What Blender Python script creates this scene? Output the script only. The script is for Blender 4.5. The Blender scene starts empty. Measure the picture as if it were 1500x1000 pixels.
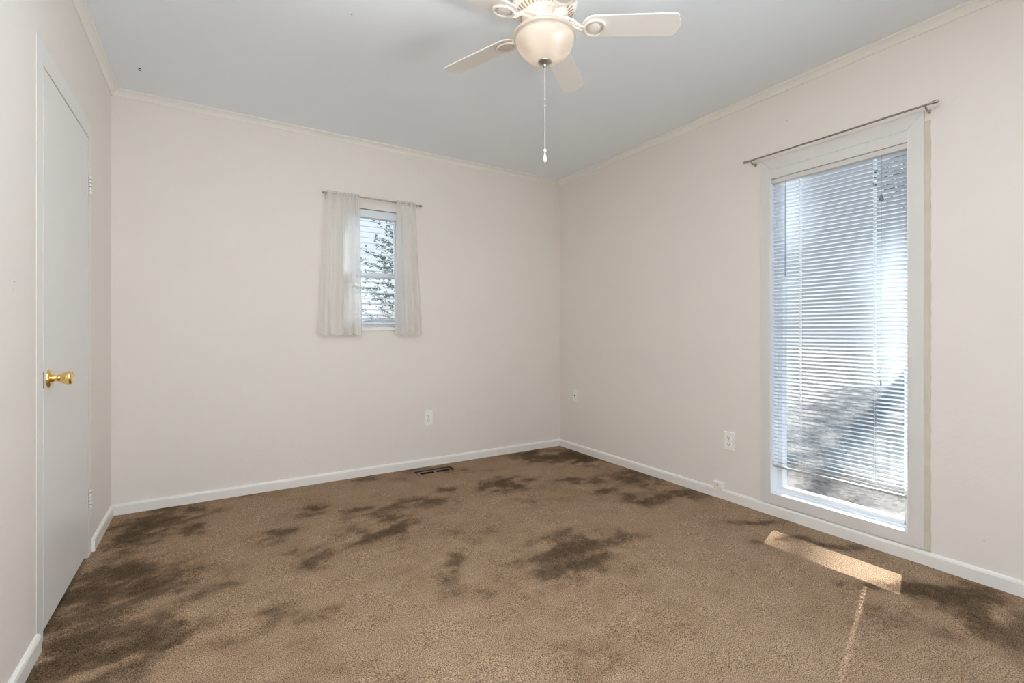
import bpy, bmesh, math, random
from math import sin, cos, pi, radians, atan, sqrt, exp
from mathutils import Vector, Matrix, noise

random.seed(7)
S = bpy.context.scene
COL = S.collection

# ---------------------------------------------------------------- layout (metres, camera above the origin)
XL, XR, YB, YF = -0.487, 2.734, 3.548, -0.46
ZC = 2.44
CAM_H = 1.05

# ---------------------------------------------------------------- camera
cam_d = bpy.data.cameras.new('camera')
cam = bpy.data.objects.new('camera', cam_d)
COL.objects.link(cam)
cam_d.sensor_width = 36.0
cam_d.lens = 36.0 * 705 / 1500
cam_d.shift_y = -14 / 1500
cam_d.clip_start = 0.02
cam.location = (0, 0, CAM_H)
cam.rotation_euler = (pi / 2, 0, -atan(440 / 705))
S.camera = cam

# ---------------------------------------------------------------- world, sun, exposure
W = bpy.data.worlds.new('sky')
S.world = W
W.use_nodes = True
nt = W.node_tree
bgn = nt.nodes['Background']
tc = nt.nodes.new('ShaderNodeTexCoord')
sep = nt.nodes.new('ShaderNodeSeparateXYZ')
cr = nt.nodes.new('ShaderNodeValToRGB')
nt.links.new(tc.outputs['Generated'], sep.inputs[0])
nt.links.new(sep.outputs['Z'], cr.inputs[0])
cr.color_ramp.elements[0].position = 0.0
cr.color_ramp.elements[0].color = (0.92, 0.96, 1.0, 1)
cr.color_ramp.elements[1].position = 0.9
cr.color_ramp.elements[1].color = (0.45, 0.68, 1.0, 1)
nt.links.new(cr.outputs[0], bgn.inputs[0])
bgn.inputs[1].default_value = 1.15

SUN_EL = radians(32)
sd = bpy.data.lights.new('sun', 'SUN')
sun = bpy.data.objects.new('sun', sd)
COL.objects.link(sun)
sd.energy = 19.0
sd.angle = radians(0.53)
sd.color = (1.0, 0.98, 0.95)
sdir = Vector((-0.955 * cos(SUN_EL), -0.295 * cos(SUN_EL), -sin(SUN_EL)))
sun.rotation_euler = sdir.to_track_quat('-Z', 'Y').to_euler()
sun.location = (8, 4, 6)

S.view_settings.view_transform = 'Standard'
S.view_settings.look = 'None'
S.view_settings.exposure = 0.0
S.view_settings.gamma = 1.0
S.view_settings.use_curve_mapping = False
S.cycles.max_bounces = 12
S.cycles.diffuse_bounces = 8
S.cycles.glossy_bounces = 4
S.cycles.transparent_max_bounces = 24
S.cycles.transmission_bounces = 8
S.cycles.sample_clamp_indirect = 6.0
S.cycles.caustics_reflective = False
S.cycles.caustics_refractive = False


def portal(name, loc, rot, sx, sy):
    d = bpy.data.lights.new(name, 'AREA')
    d.shape = 'RECTANGLE'
    d.size, d.size_y = sx, sy
    d.cycles.is_portal = True
    o = bpy.data.objects.new(name, d)
    COL.objects.link(o)
    o.location = loc
    o.rotation_euler = rot


# area-light portals only guide sky sampling through the openings (they give no light)
portal('portal_back', (1.02, YB + 0.16, 1.52), (-pi / 2, 0, 0), 0.5, 0.92)
portal('portal_right', (XR + 0.17, 1.24, 1.06), (0, pi / 2, 0), 1.95, 0.72)


def area(name, loc, rot, sx, sy, power, col, spread=180):
    d = bpy.data.lights.new(name, 'AREA')
    d.shape = 'RECTANGLE'
    d.size, d.size_y = sx, sy
    d.energy = power
    d.color = col
    d.spread = radians(spread)
    o = bpy.data.objects.new(name, d)
    COL.objects.link(o)
    o.location = loc
    o.rotation_euler = rot


# added fill light, set in the made-up opening behind the viewer
area('rear_fill', (1.8, YF - 0.08, 1.15), Vector((-2.1, 2.6, 1.3)).to_track_quat('-Z', 'Y').to_euler(), 1.0, 1.6, 14.5, (0.84, 0.93, 1.0), 112)
# added unseen fill light by the camera, bounced off the ceiling
area('ceiling_bounce_fill', (0.18, -0.05, 1.30), Vector((0.03, 0.25, 1.14)).to_track_quat('-Z', 'Y').to_euler(), 0.25, 0.25, 72, (0.94, 0.97, 1.0), 104)


# ---------------------------------------------------------------- helpers
def srgb(r, g, b):
    f = lambda c: (c / 255 / 12.92) if c / 255 <= 0.04045 else ((c / 255 + 0.055) / 1.055) ** 2.4
    return (f(r), f(g), f(b), 1.0)


def mat(name, col, rough=0.5, metal=0.0, bump=None, var=None, coat=0.0, spec=0.5):
    """principled; bump=(scale, strength, distance); var=(scale, amount) small tone variation"""
    m = bpy.data.materials.new(name)
    m.use_nodes = True
    t = m.node_tree
    b = t.nodes['Principled BSDF']
    b.inputs['Base Color'].default_value = col
    b.inputs['Roughness'].default_value = rough
    b.inputs['Metallic'].default_value = metal
    b.inputs['Coat Weight'].default_value = coat
    b.inputs['Specular IOR Level'].default_value = spec
    tcn = t.nodes.new('ShaderNodeTexCoord')
    if var:
        n = t.nodes.new('ShaderNodeTexNoise')
        n.inputs['Scale'].default_value = var[0]
        n.inputs['Detail'].default_value = 4
        t.links.new(tcn.outputs['Object'], n.inputs['Vector'])
        mx = t.nodes.new('ShaderNodeMix')
        mx.data_type = 'RGBA'
        mx.inputs[6].default_value = tuple(c * (1 - var[1]) for c in col[:3]) + (1,)
        mx.inputs[7].default_value = tuple(min(1, c * (1 + var[1])) for c in col[:3]) + (1,)
        t.links.new(n.outputs['Fac'], mx.inputs[0])
        t.links.new(mx.outputs[2], b.inputs['Base Color'])
    if bump:
        n = t.nodes.new('ShaderNodeTexNoise')
        n.inputs['Scale'].default_value = bump[0]
        n.inputs['Detail'].default_value = 3
        t.links.new(tcn.outputs['Object'], n.inputs['Vector'])
        bp = t.nodes.new('ShaderNodeBump')
        bp.inputs['Strength'].default_value = bump[1]
        bp.inputs['Distance'].default_value = bump[2]
        t.links.new(n.outputs['Fac'], bp.inputs['Height'])
        t.links.new(bp.outputs[0], b.inputs['Normal'])
    return m


M = {}
M['wall'] = mat('wall_paint', (0.83, 0.785, 0.735, 1), 0.55, bump=(55, 0.35, 0.002), var=(1.5, 0.015), spec=0.35)
M['ceil'] = mat('ceiling_paint', (0.89, 0.945, 1.0, 1), 0.7, bump=(35, 0.25, 0.002), var=(1.2, 0.015), spec=0.3)
M['trim'] = mat('trim_paint', (0.87, 0.85, 0.81, 1), 0.35, var=(9, 0.02), bump=(18, 0.15, 0.002))
M['casing'] = mat('casing_paint_backlit', (0.73, 0.715, 0.69, 1), 0.4, var=(7, 0.02), bump=(16, 0.15, 0.002))  # darkened below the trim paint to carry the casing's backlit shade
M['door'] = mat('door_paint', (0.82, 0.81, 0.785, 1), 0.35, var=(3, 0.01), bump=(8, 0.08, 0.002))
M['vinyl'] = mat('window_vinyl', (0.84, 0.86, 0.88, 1), 0.3)
M['slat'] = mat('blind_slat', (0.76, 0.82, 0.88, 1), 0.35)
M['rail'] = mat('blind_rail_grey', (0.42, 0.42, 0.42, 1), 0.4)
M['headrail'] = mat('blind_headrail', (0.70, 0.67, 0.64, 1), 0.4)
M['cord'] = mat('blind_cord', (0.72, 0.72, 0.72, 1), 0.8)
M['wand'] = mat('tilt_wand', (0.30, 0.38, 0.44, 1), 0.2)
M['tassel'] = mat('cord_tassel', (0.16, 0.17, 0.19, 1), 0.4)
M['brass'] = mat('polished_brass', (0.86, 0.62, 0.26, 1), 0.16, 1.0)
M['brassdark'] = mat('latch_metal', (0.16, 0.12, 0.08, 1), 0.35, 0.8)
M['rod'] = mat('rod_nickel', (0.42, 0.36, 0.29, 1), 0.28, 1.0)
M['rodw'] = mat('rod_bracket', (0.62, 0.58, 0.52, 1), 0.35, 0.6)
M['plate'] = mat('outlet_plastic', (0.93, 0.92, 0.89, 1), 0.3)
M['dark'] = mat('dark_slot', (0.03, 0.028, 0.025, 1), 0.6)
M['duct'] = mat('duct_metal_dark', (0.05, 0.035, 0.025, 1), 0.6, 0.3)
M['vent'] = mat('register_metal', (0.36, 0.27, 0.20, 1), 0.45, 0.2)
M['fan'] = mat('fan_enamel', (0.84, 0.79, 0.72, 1), 0.28, var=(12, 0.02))
M['fangroove'] = mat('fan_groove', (0.36, 0.27, 0.19, 1), 0.6)
M['blade'] = mat('blade_laminate', (0.86, 0.83, 0.78, 1), 0.4, var=(4, 0.02))
M['nickel'] = mat('finial_nickel', (0.45, 0.44, 0.40, 1), 0.3, 0.9)
M['edge_strip'] = mat('tan_edge_strip', (0.60, 0.55, 0.45, 1), 0.7, var=(14, 0.12), bump=(25, 0.6, 0.004))
M['scuff'] = mat('wall_scuff', (0.22, 0.19, 0.16, 1), 0.8)
M['patch'] = mat('wall_filler', (0.70, 0.66, 0.60, 1), 0.8)
M['bark'] = mat('tree_bark', (0.10, 0.09, 0.085, 1), 0.9, var=(9, 0.3), bump=(14, 0.8, 0.02))
M['leaf'] = mat('leaf_green', (0.08, 0.14, 0.05, 1), 0.6, var=(5, 0.35))
M['needle'] = mat('needle_green', (0.22, 0.27, 0.26, 1), 0.7, var=(4, 0.3))
M['siding'] = mat('neighbour_siding', (0.62, 0.60, 0.57, 1), 0.7, var=(2, 0.05))
M['roofing'] = mat('roof_shingle', (0.20, 0.19, 0.19, 1), 0.9, var=(20, 0.25))


def mat_glass():
    m = bpy.data.materials.new('window_glass')
    m.use_nodes = True
    t = m.node_tree
    t.nodes.clear()
    out = t.nodes.new('ShaderNodeOutputMaterial')
    tr = t.nodes.new('ShaderNodeBsdfTransparent')
    tr.inputs[0].default_value = (0.96, 0.98, 0.98, 1)
    gl = t.nodes.new('ShaderNodeBsdfGlossy')
    gl.inputs['Roughness'].default_value = 0.02
    mx = t.nodes.new('ShaderNodeMixShader')
    mx.inputs[0].default_value = 0.05
    t.links.new(tr.outputs[0], mx.inputs[1])
    t.links.new(gl.outputs[0], mx.inputs[2])
    t.links.new(mx.outputs[0], out.inputs[0])
    return m


M['glass'] = mat_glass()


def mat_sheer():
    """thin voile: translucent cloth with a fine open weave"""
    m = bpy.data.materials.new('sheer_voile')
    m.use_nodes = True
    t = m.node_tree
    t.nodes.clear()
    out = t.nodes.new('ShaderNodeOutputMaterial')
    tr = t.nodes.new('ShaderNodeBsdfTransparent')
    tl = t.nodes.new('ShaderNodeBsdfTranslucent')
    tl.inputs[0].default_value = (0.95, 0.94, 0.92, 1)
    df = t.nodes.new('ShaderNodeBsdfDiffuse')
    df.inputs[0].default_value = (0.95, 0.93, 0.89, 1)
    a = t.nodes.new('ShaderNodeMixShader')
    a.inputs[0].default_value = 0.45
    t.links.new(df.outputs[0], a.inputs[1])
    t.links.new(tl.outputs[0], a.inputs[2])
    b = t.nodes.new('ShaderNodeMixShader')
    b.inputs[0].default_value = 0.28
    t.links.new(a.outputs[0], b.inputs[1])
    t.links.new(tr.outputs[0], b.inputs[2])
    t.links.new(b.outputs[0], out.inputs[0])
    return m


M['sheer'] = mat_sheer()


def mat_bowl():
    """frosted glass bowl: lit from inside by the bulbs"""
    m = bpy.data.materials.new('frosted_bowl_glass')
    m.use_nodes = True
    t = m.node_tree
    t.nodes.clear()
    out = t.nodes.new('ShaderNodeOutputMaterial')
    tl = t.nodes.new('ShaderNodeBsdfTranslucent')
    tl.inputs[0].default_value = (0.60, 0.55, 0.49, 1)
    df = t.nodes.new('ShaderNodeBsdfDiffuse')
    df.inputs[0].default_value = (0.60, 0.545, 0.485, 1)
    gl = t.nodes.new('ShaderNodeBsdfGlossy')
    gl.inputs['Roughness'].default_value = 0.25
    a = t.nodes.new('ShaderNodeMixShader')
    a.inputs[0].default_value = 0.45
    t.links.new(df.outputs[0], a.inputs[1])
    t.links.new(tl.outputs[0], a.inputs[2])
    b = t.nodes.new('ShaderNodeMixShader')
    b.inputs[0].default_value = 0.06
    t.links.new(a.outputs[0], b.inputs[1])
    t.links.new(gl.outputs[0], b.inputs[2])
    t.links.new(b.outputs[0], out.inputs[0])
    return m


M['bowl'] = mat_bowl()


def mat_bulb():
    m = bpy.data.materials.new('lit_bulb')
    m.use_nodes = True
    b = m.node_tree.nodes['Principled BSDF']
    b.inputs['Base Color'].default_value = (0.9, 0.85, 0.75, 1)
    b.inputs['Emission Color'].default_value = (1.0, 0.9, 0.78, 1)
    b.inputs['Emission Strength'].default_value = 2.0
    return m


M['bulb'] = mat_bulb()


def mat_carpet():
    m = bpy.data.materials.new('stained_carpet')
    m.use_nodes = True
    t = m.node_tree
    b = t.nodes['Principled BSDF']
    b.inputs['Roughness'].default_value = 0.95
    b.inputs['Specular IOR Level'].default_value = 0.02
    b.inputs['Sheen Weight'].default_value = 0.0
    b.inputs['Sheen Roughness'].default_value = 0.6
    N, L = t.nodes.new, t.links.new
    tcn = N('ShaderNodeTexCoord')
    at = N('ShaderNodeAttribute')
    at.attribute_name = 'stain_shade'

    def nz(scale, detail=3, rough=0.5, dist=0.0):
        n = N('ShaderNodeTexNoise')
        n.inputs['Scale'].default_value = scale
        n.inputs['Detail'].default_value = detail
        n.inputs['Roughness'].default_value = rough
        n.inputs['Distortion'].default_value = dist
        L(tcn.outputs['Object'], n.inputs['Vector'])
        return n

    def math_(op, a, c, clamp=False):
        n = N('ShaderNodeMath')
        n.operation = op
        n.use_clamp = clamp
        for i, v in enumerate((a, c)):
            if isinstance(v, (int, float)):
                n.inputs[i].default_value = v
            else:
                L(v, n.inputs[i])
        return n.outputs[0]

    tuft = nz(290, 2, 0.65)
    clump = nz(70, 3, 0.6)
    mid = nz(9, 5, 0.6, 0.6)
    # stain value = painted wear and wall-foot shade + broken edges
    brk = nz(26, 5, 0.65, 0.8)
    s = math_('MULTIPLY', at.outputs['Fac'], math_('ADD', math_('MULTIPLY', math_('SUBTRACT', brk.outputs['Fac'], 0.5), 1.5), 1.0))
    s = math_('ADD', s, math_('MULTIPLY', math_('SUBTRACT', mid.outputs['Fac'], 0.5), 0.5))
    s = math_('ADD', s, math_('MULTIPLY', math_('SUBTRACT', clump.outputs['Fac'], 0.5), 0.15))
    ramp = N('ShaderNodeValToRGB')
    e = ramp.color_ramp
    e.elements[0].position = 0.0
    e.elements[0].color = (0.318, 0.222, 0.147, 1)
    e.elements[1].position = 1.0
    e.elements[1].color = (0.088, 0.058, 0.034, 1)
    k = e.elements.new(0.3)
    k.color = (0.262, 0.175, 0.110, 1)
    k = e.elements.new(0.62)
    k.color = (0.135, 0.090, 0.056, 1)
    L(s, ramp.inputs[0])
    # tuft speckle
    sp = N('ShaderNodeMapRange')
    sp.inputs[1].default_value = 0.33
    sp.inputs[2].default_value = 0.64
    sp.inputs[3].default_value = 0.15
    sp.inputs[4].default_value = 1.65
    L(tuft.outputs['Fac'], sp.inputs[0])
    mx = N('ShaderNodeMix')
    mx.data_type = 'RGBA'
    mx.blend_type = 'MULTIPLY'
    mx.inputs[0].default_value = 1.0
    L(ramp.outputs[0], mx.inputs[6])
    L(sp.outputs[0], mx.inputs[7])
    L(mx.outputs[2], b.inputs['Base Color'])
    bp = N('ShaderNodeBump')
    bp.inputs['Strength'].default_value = 0.9
    bp.inputs['Distance'].default_value = 0.004
    L(math_('ADD', tuft.outputs['Fac'], math_('MULTIPLY', clump.outputs['Fac'], 0.35)), bp.inputs['Height'])
    L(bp.outputs[0], b.inputs['Normal'])
    return m


M['carpet'] = mat_carpet()


def mat_ground():
    m = bpy.data.materials.new('leaf_litter_ground')
    m.use_nodes = True
    t = m.node_tree
    b = t.nodes['Principled BSDF']
    b.inputs['Roughness'].default_value = 0.95
    tcn = t.nodes.new('ShaderNodeTexCoord')
    v = t.nodes.new('ShaderNodeTexVoronoi')
    v.inputs['Scale'].default_value = 28
    t.links.new(tcn.outputs['Object'], v.inputs['Vector'])
    r = t.nodes.new('ShaderNodeValToRGB')
    r.color_ramp.elements[0].color = (0.08, 0.065, 0.055, 1)
    r.color_ramp.elements[1].color = (0.20, 0.185, 0.175, 1)
    r.color_ramp.elements[0].position = 0.1
    r.color_ramp.elements[1].position = 0.75
    t.links.new(v.outputs['Color'], r.inputs[0])
    t.links.new(r.outputs[0], b.inputs['Base Color'])
    return m


M['ground'] = mat_ground()


class MB:
    """collects shapes and links them as one mesh object"""

    def __init__(self):
        self.v, self.f, self.mi = [], [], []
        self.xf = Matrix.Identity(4)
        self.cur = 0

    def add(self, vs, fs):
        n = len(self.v)
        self.v += [tuple(self.xf @ Vector(p)) for p in vs]
        self.f += [tuple(i + n for i in f) for f in fs]
        self.mi += [self.cur] * len(fs)
        return self

    def box(self, x0, x1, y0, y1, z0, z1):
        vs = [(x, y, z) for x in (x0, x1) for y in (y0, y1) for z in (z0, z1)]
        return self.add(vs, [(0, 1, 3, 2), (4, 6, 7, 5), (0, 4, 5, 1), (2, 3, 7, 6), (0, 2, 6, 4), (1, 5, 7, 3)])

    def lathe(self, prof, seg=32, axis='Z', cap=True):
        """prof = [(r, h)...] about the axis through the current transform"""
        vs, fs = [], []
        for r, h in prof:
            for k in range(seg):
                a = 2 * pi * k / seg
                p = (r * cos(a), r * sin(a), h)
                if axis == 'X':
                    p = (h, r * cos(a), r * sin(a))
                elif axis == 'Y':
                    p = (r * cos(a), h, r * sin(a))
                vs.append(p)
        for i in range(len(prof) - 1):
            for k in range(seg):
                a, b2 = i * seg + k, i * seg + (k + 1) % seg
                fs.append((a, b2, b2 + seg, a + seg))
        if cap:
            fs.append(tuple(range(seg))[::-1])
            fs.append(tuple((len(prof) - 1) * seg + k for k in range(seg)))
        return self.add(vs, fs)

    def tube(self, pts, r, seg=10):
        pts = [Vector(p) for p in pts]
        rs = r if isinstance(r, (list, tuple)) else [r] * len(pts)
        vs, fs = [], []
        for i, p in enumerate(pts):
            d = (pts[min(i + 1, len(pts) - 1)] - pts[max(i - 1, 0)]).normalized()
            u = d.cross(Vector((0, 0, 1)))
            if u.length < 1e-3:
                u = Vector((1, 0, 0))
            u.normalize()
            w = d.cross(u)
            for k in range(seg):
                a = 2 * pi * k / seg
                vs.append(tuple(p + (u * cos(a) + w * sin(a)) * rs[i]))
        for i in range(len(pts) - 1):
            for k in range(seg):
                a, b2 = i * seg + k, i * seg + (k + 1) % seg
                fs.append((a, b2, b2 + seg, a + seg))
        fs.append(tuple(range(seg))[::-1])
        fs.append(tuple((len(pts) - 1) * seg + k for k in range(seg)))
        return self.add(vs, fs)

    def prism(self, outline, z0, z1):
        n = len(outline)
        vs = [(x, y, z0) for x, y in outline] + [(x, y, z1) for x, y in outline]
        fs = [tuple(range(n))[::-1], tuple(range(n, 2 * n))]
        fs += [(k, (k + 1) % n, (k + 1) % n + n, k + n) for k in range(n)]
        return self.add(vs, fs)

    def build(self, name, mats, parent=None, bevel=0.0, smooth=False, origin=None, fix=True):
        me = bpy.data.meshes.new(name)
        o_ = Vector(origin) if origin else Vector((0, 0, 0))
        me.from_pydata([tuple(Vector(p) - o_) for p in self.v], [], self.f)
        if not isinstance(mats, (list, tuple)):
            mats = [mats]
        for m in mats:
            me.materials.append(m)
        me.polygons.foreach_set('material_index', self.mi)
        if fix:
            bm = bmesh.new()
            bm.from_mesh(me)
            bmesh.ops.recalc_face_normals(bm, faces=bm.faces)
            bm.to_mesh(me)
            bm.free()
        if smooth:
            me.polygons.foreach_set('use_smooth', [True] * len(me.polygons))
        me.update()
        o = bpy.data.objects.new(name, me)
        COL.objects.link(o)
        o.location = o_
        if parent:
            o.parent = parent
            o.matrix_parent_inverse = Matrix.Identity(4)
            if origin:
                o.location = o_
        if smooth:
            md = o.modifiers.new('edges', 'EDGE_SPLIT')
            md.split_angle = radians(38)
        if bevel:
            md = o.modifiers.new('bevel', 'BEVEL')
            md.width = bevel
            md.segments = 2
            md.limit_method = 'ANGLE'
        return o


def tag(o, label=None, cat=None, group=None, kind=None):
    if label:
        o['label'] = label
    if cat:
        o['category'] = cat
    if group:
        o['group'] = group
    if kind:
        o['kind'] = kind
    return o


def struct(o, label=None):
    return tag(o, label=label, kind='structure')


def empty(name, loc, rz=0.0):
    o = bpy.data.objects.new(name, None)
    o.empty_display_size = 0.05
    COL.objects.link(o)
    o.location = loc
    o.rotation_euler = (0, 0, rz)
    return o


def copy_tree(o, parent=None):
    c = o.copy()
    COL.objects.link(c)
    if parent:
        c.parent = parent
    for ch in list(o.children):
        copy_tree(ch, c)
    return c


# ================================================================ ROOM SHELL
T = 0.14
# window openings
W1 = dict(x0=0.80, x1=1.245, z0=1.085, z1=1.95)          # small window, back wall
W2 = dict(y0=0.915, y1=1.562, z0=0.125, z1=1.985)        # tall window, right wall
VENT = dict(x0=1.285, x1=1.585, y0=3.355, y1=3.455)


# ---- floor: carpet grid, carries the 'stain' wear and wall-shade value per vertex
def on_floor(px, py):
    phi = atan(440 / 705)
    u, v = (px - 750) / 705, (486 - py) / 705
    t = -CAM_H / v
    return (t * (sin(phi) + u * cos(phi)), t * (cos(phi) - u * sin(phi)))


# worn / soiled areas and right-wall contact shade: x, y, radius along wall, radius across, turn, depth
STAINS_SHADE = []
for px, py, rx, ry, s in [
    (205, 778, 62, 22, 1.0), (282, 781, 22, 7, .7), (150, 850, 60, 20, .55), (125, 885, 60, 38, .75),
    (210, 945, 85, 36, 1.0), (120, 960, 70, 34, .75), (60, 985, 40, 30, .6), (255, 858, 90, 14, .5),
    (455, 748, 34, 9, .65), (405, 793, 18, 9, .6), (412, 779, 26, 7, .5), (452, 815, 26, 18, .5),
    (548, 775, 44, 26, .7), (575, 779, 20, 8, .5), (536, 748, 30, 12, .5), (400, 905, 34, 24, .42), (470, 905, 40, 24, .35),
    (657, 826, 20, 12, .75), (630, 830, 60, 26, .3), (850, 810, 62, 26, 1.1), (800, 835, 60, 24, .4), (757, 706, 36, 8, .95),
    (715, 716, 26, 8, .6), (800, 667, 55, 8, 1.0), (840, 672, 46, 8, .9), (853, 703, 26, 6, 1.0), (893, 723, 24, 7, .7),
    (932, 698, 46, 12, .85), (945, 735, 30, 9, .7), (1000, 725, 40, 8, .8), (640, 736, 30, 8, .6), (655, 716, 16, 4, .6),
    (606, 735, 24, 10, .35), (690, 775, 60, 14, .25), (925, 780, 40, 10, .35), (780, 735, 60, 10, .2),
    (1450, 915, 90, 36, .6), (1380, 872, 60, 10, .65), (1200, 795, 90, 5, .8), (1330, 865, 100, 8, .7), (1110, 762, 60, 5, .7),  # strips along the right wall: soiling plus painted contact shade
    (530, 980, 60, 26, .4), (700, 870, 50, 20, .3), (860, 960, 90, 26, .3), (330, 720, 60, 6, .35), (640, 688, 60, 4, .6),
    (560, 700, 50, 4, .4), (240, 745, 60, 5, .7), (940, 900, 120, 30, .15), (300, 830, 60, 10, .3), (1300, 905, 60, 16, .25),
]:
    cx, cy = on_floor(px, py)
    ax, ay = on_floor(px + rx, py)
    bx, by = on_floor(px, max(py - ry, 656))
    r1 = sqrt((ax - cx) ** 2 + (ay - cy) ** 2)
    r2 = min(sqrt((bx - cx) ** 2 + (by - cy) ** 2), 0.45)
    STAINS_SHADE.append((cx, cy, r1, r2, math.atan2(ay - cy, ax - cx), s))


def stain_shade_at(x, y):
    w = noise.noise_vector(Vector((x * 4.0, y * 4.0, 0.3))) * 0.09 + noise.noise_vector(Vector((x * 11.0, y * 11.0, 1.3))) * 0.05
    x2, y2 = x + w.x, y + w.y
    v = 0.0
    for cx, cy, r1, r2, a, s in STAINS_SHADE:
        dx, dy = x2 - cx, y2 - cy
        if abs(dx) > 1.2 or abs(dy) > 1.2:
            continue
        u = (dx * cos(a) + dy * sin(a)) / r1
        q = (-dx * sin(a) + dy * cos(a)) / r2
        v += 0.85 * s * exp(-(u * u + q * q) * 0.95)
    n = noise.fractal(Vector((x * 2.2, y * 2.2, 5.0)), 0.8, 2.0, 5)
    m_ = noise.fractal(Vector((x * 7.0, y * 7.0, 9.0)), 0.8, 2.0, 4)
    # streaks broken up inside each soiled area
    st_ = noise.fractal(Vector((x * 5.0 + y * 1.5, y * 12.0 - x * 3.0, 3.0)), 0.8, 2.0, 4)
    v = v * max(0.15, 0.85 + 0.5 * m_ + 0.6 * st_) + 0.13 * max(n, -0.5) + 0.09 * m_ + 0.08 * st_ + 0.10
    return max(0.0, min(1.0, v))


def build_floor():
    def ticks(a, b2, cuts, step=0.02):
        pts = [a] + sorted(cuts) + [b2]
        out = []
        for p, q in zip(pts, pts[1:]):
            n = max(1, round((q - p) / step))
            out += [p + (q - p) * i / n for i in range(n)]
        return out + [b2]

    xs = ticks(XL - 0.05, XR + 0.05, [VENT['x0'], VENT['x1']])
    ys = ticks(YF - 0.14, YB + 0.05, [VENT['y0'], VENT['y1']])
    nx, ny = len(xs), len(ys)
    vs = []
    st = []
    for y in ys:
        for x in xs:
            # slight waviness of old carpet
            z = 0.003 * noise.noise(Vector((x * 6, y * 6, 0)))
            if VENT['x0'] - .03 < x < VENT['x1'] + .03 and VENT['y0'] - .03 < y < VENT['y1'] + .03:
                z = 0
            vs.append((x, y, z))
            st.append(stain_shade_at(x, y))
    fs = []
    for j in range(ny - 1):
        for i in range(nx - 1):
            mx, my = (xs[i] + xs[i + 1]) / 2, (ys[j] + ys[j + 1]) / 2
            if VENT['x0'] < mx < VENT['x1'] and VENT['y0'] < my < VENT['y1']:
                continue
            fs.append((j * nx + i, j * nx + i + 1, (j + 1) * nx + i + 1, (j + 1) * nx + i))
    me = bpy.data.meshes.new('floor')
    me.from_pydata(vs, [], fs)
    me.materials.append(M['carpet'])
    a = me.attributes.new('stain_shade', 'FLOAT', 'POINT')
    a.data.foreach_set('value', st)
    me.polygons.foreach_set('use_smooth', [True] * len(me.polygons))
    o = bpy.data.objects.new('floor', me)
    COL.objects.link(o)
    struct(o, 'brown wall to wall carpet with dark stains')


build_floor()

struct(MB().box(XL - T, XR + T, YF - T, YB + T, ZC, ZC + 0.1).build('ceiling', M['ceil']), 'pale flat painted ceiling')

# back wall with the small window hole
b = MB()
for x0, x1, z0, z1 in [(XL - T, W1['x0'], -0.1, ZC), (W1['x1'], XR + T, -0.1, ZC),
                       (W1['x0'], W1['x1'], -0.1, W1['z0']), (W1['x0'], W1['x1'], W1['z1'], ZC)]:
    b.box(x0, x1, YB, YB + T, z0, z1)
wall_back = struct(b.build('wall_back', M['wall']), 'cream back wall holding the small curtained window')

# right wall with the tall window hole
b = MB()
for y0, y1, z0, z1 in [(YF - T, W2['y0'], -0.1, ZC), (W2['y1'], YB, -0.1, ZC),
                       (W2['y0'], W2['y1'], -0.1, W2['z0']), (W2['y0'], W2['y1'], W2['z1'], ZC)]:
    b.box(XR, XR + T, y0, y1, z0, z1)
wall_right = struct(b.build('wall_right', M['wall']), 'cream right wall with the tall blind-covered window')

# left wall with a recess for the closet door
D = dict(y0=2.235, y1=2.94, z0=0.032, z1=1.952)
b = MB()
for y0, y1, z0, z1 in [(YF - T, D['y0'] - 0.004, -0.1, ZC), (D['y1'] + 0.004, YB, -0.1, ZC),
                       (D['y0'] - 0.004, D['y1'] + 0.004, D['z1'] + 0.006, ZC)]:
    b.box(XL - 0.06, XL, y0, y1, z0, z1)
b.box(XL - T, XL - 0.06, YF - T, YB, -0.1, ZC)
wall_left = struct(b.build('wall_left', M['wall']), 'cream left wall with the flush white door')

# unseen wall behind the viewer; its broad opening is added for the fill light
OP = dict(x0=1.1, x1=2.5, z1=2.2)
b = MB()
b.box(XL - T, OP['x0'], YF - T, YF, -0.1, ZC)
b.box(OP['x1'], XR + T, YF - T, YF, -0.1, ZC)
b.box(OP['x0'], OP['x1'], YF - T, YF, OP['z1'], ZC)
struct(b.build('wall_front', M['wall']), 'cream wall behind the viewer with an opening added for fill light')


# ---- baseboards (slightly rounded top, profile swept along the wall)
def board(name, p0, p1, inward, h, th, m, prof=None, label=None):
    """p0->p1 along the wall foot, inward = unit vector into the room"""
    prof = prof or [(0, 0), (th, 0), (th, h * 0.8), (th * 0.75, h * 0.93), (th * 0.35, h), (0, h)]
    p0, p1, n = Vector(p0), Vector(p1), Vector(inward)
    vs = [tuple(p + n * d + Vector((0, 0, z))) for p in (p0, p1) for d, z in prof]
    k = len(prof)
    fs = [tuple(range(k)), tuple(range(2 * k - 1, k - 1, -1))]
    fs += [(i, (i + 1) % k, (i + 1) % k + k, i + k) for i in range(k)]
    return struct(MB().add(vs, fs).build(name, m), label)


BH, BT = 0.062, 0.013
board('baseboard_back', (XL, YB, 0), (XR, YB, 0), (0, -1, 0), BH, BT, M['trim'], label='white baseboard along the back wall')
board('baseboard_right', (XR, YF, 0), (XR, YB - BT, 0), (-1, 0, 0), BH, BT, M['trim'], label='white baseboard under the tall window')
b1 = board('baseboard_left', (XL, YF, 0), (XL, D['y0'] - 0.075, 0), (1, 0, 0), BH, BT, M['trim'], label='white baseboard at the near side of the door')
b2 = board('baseboard_left_far', (XL, D['y1'] + 0.07, 0), (XL, YB - BT, 0), (1, 0, 0), BH, BT, M['trim'], label='short white baseboard between the door and the corner')

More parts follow.
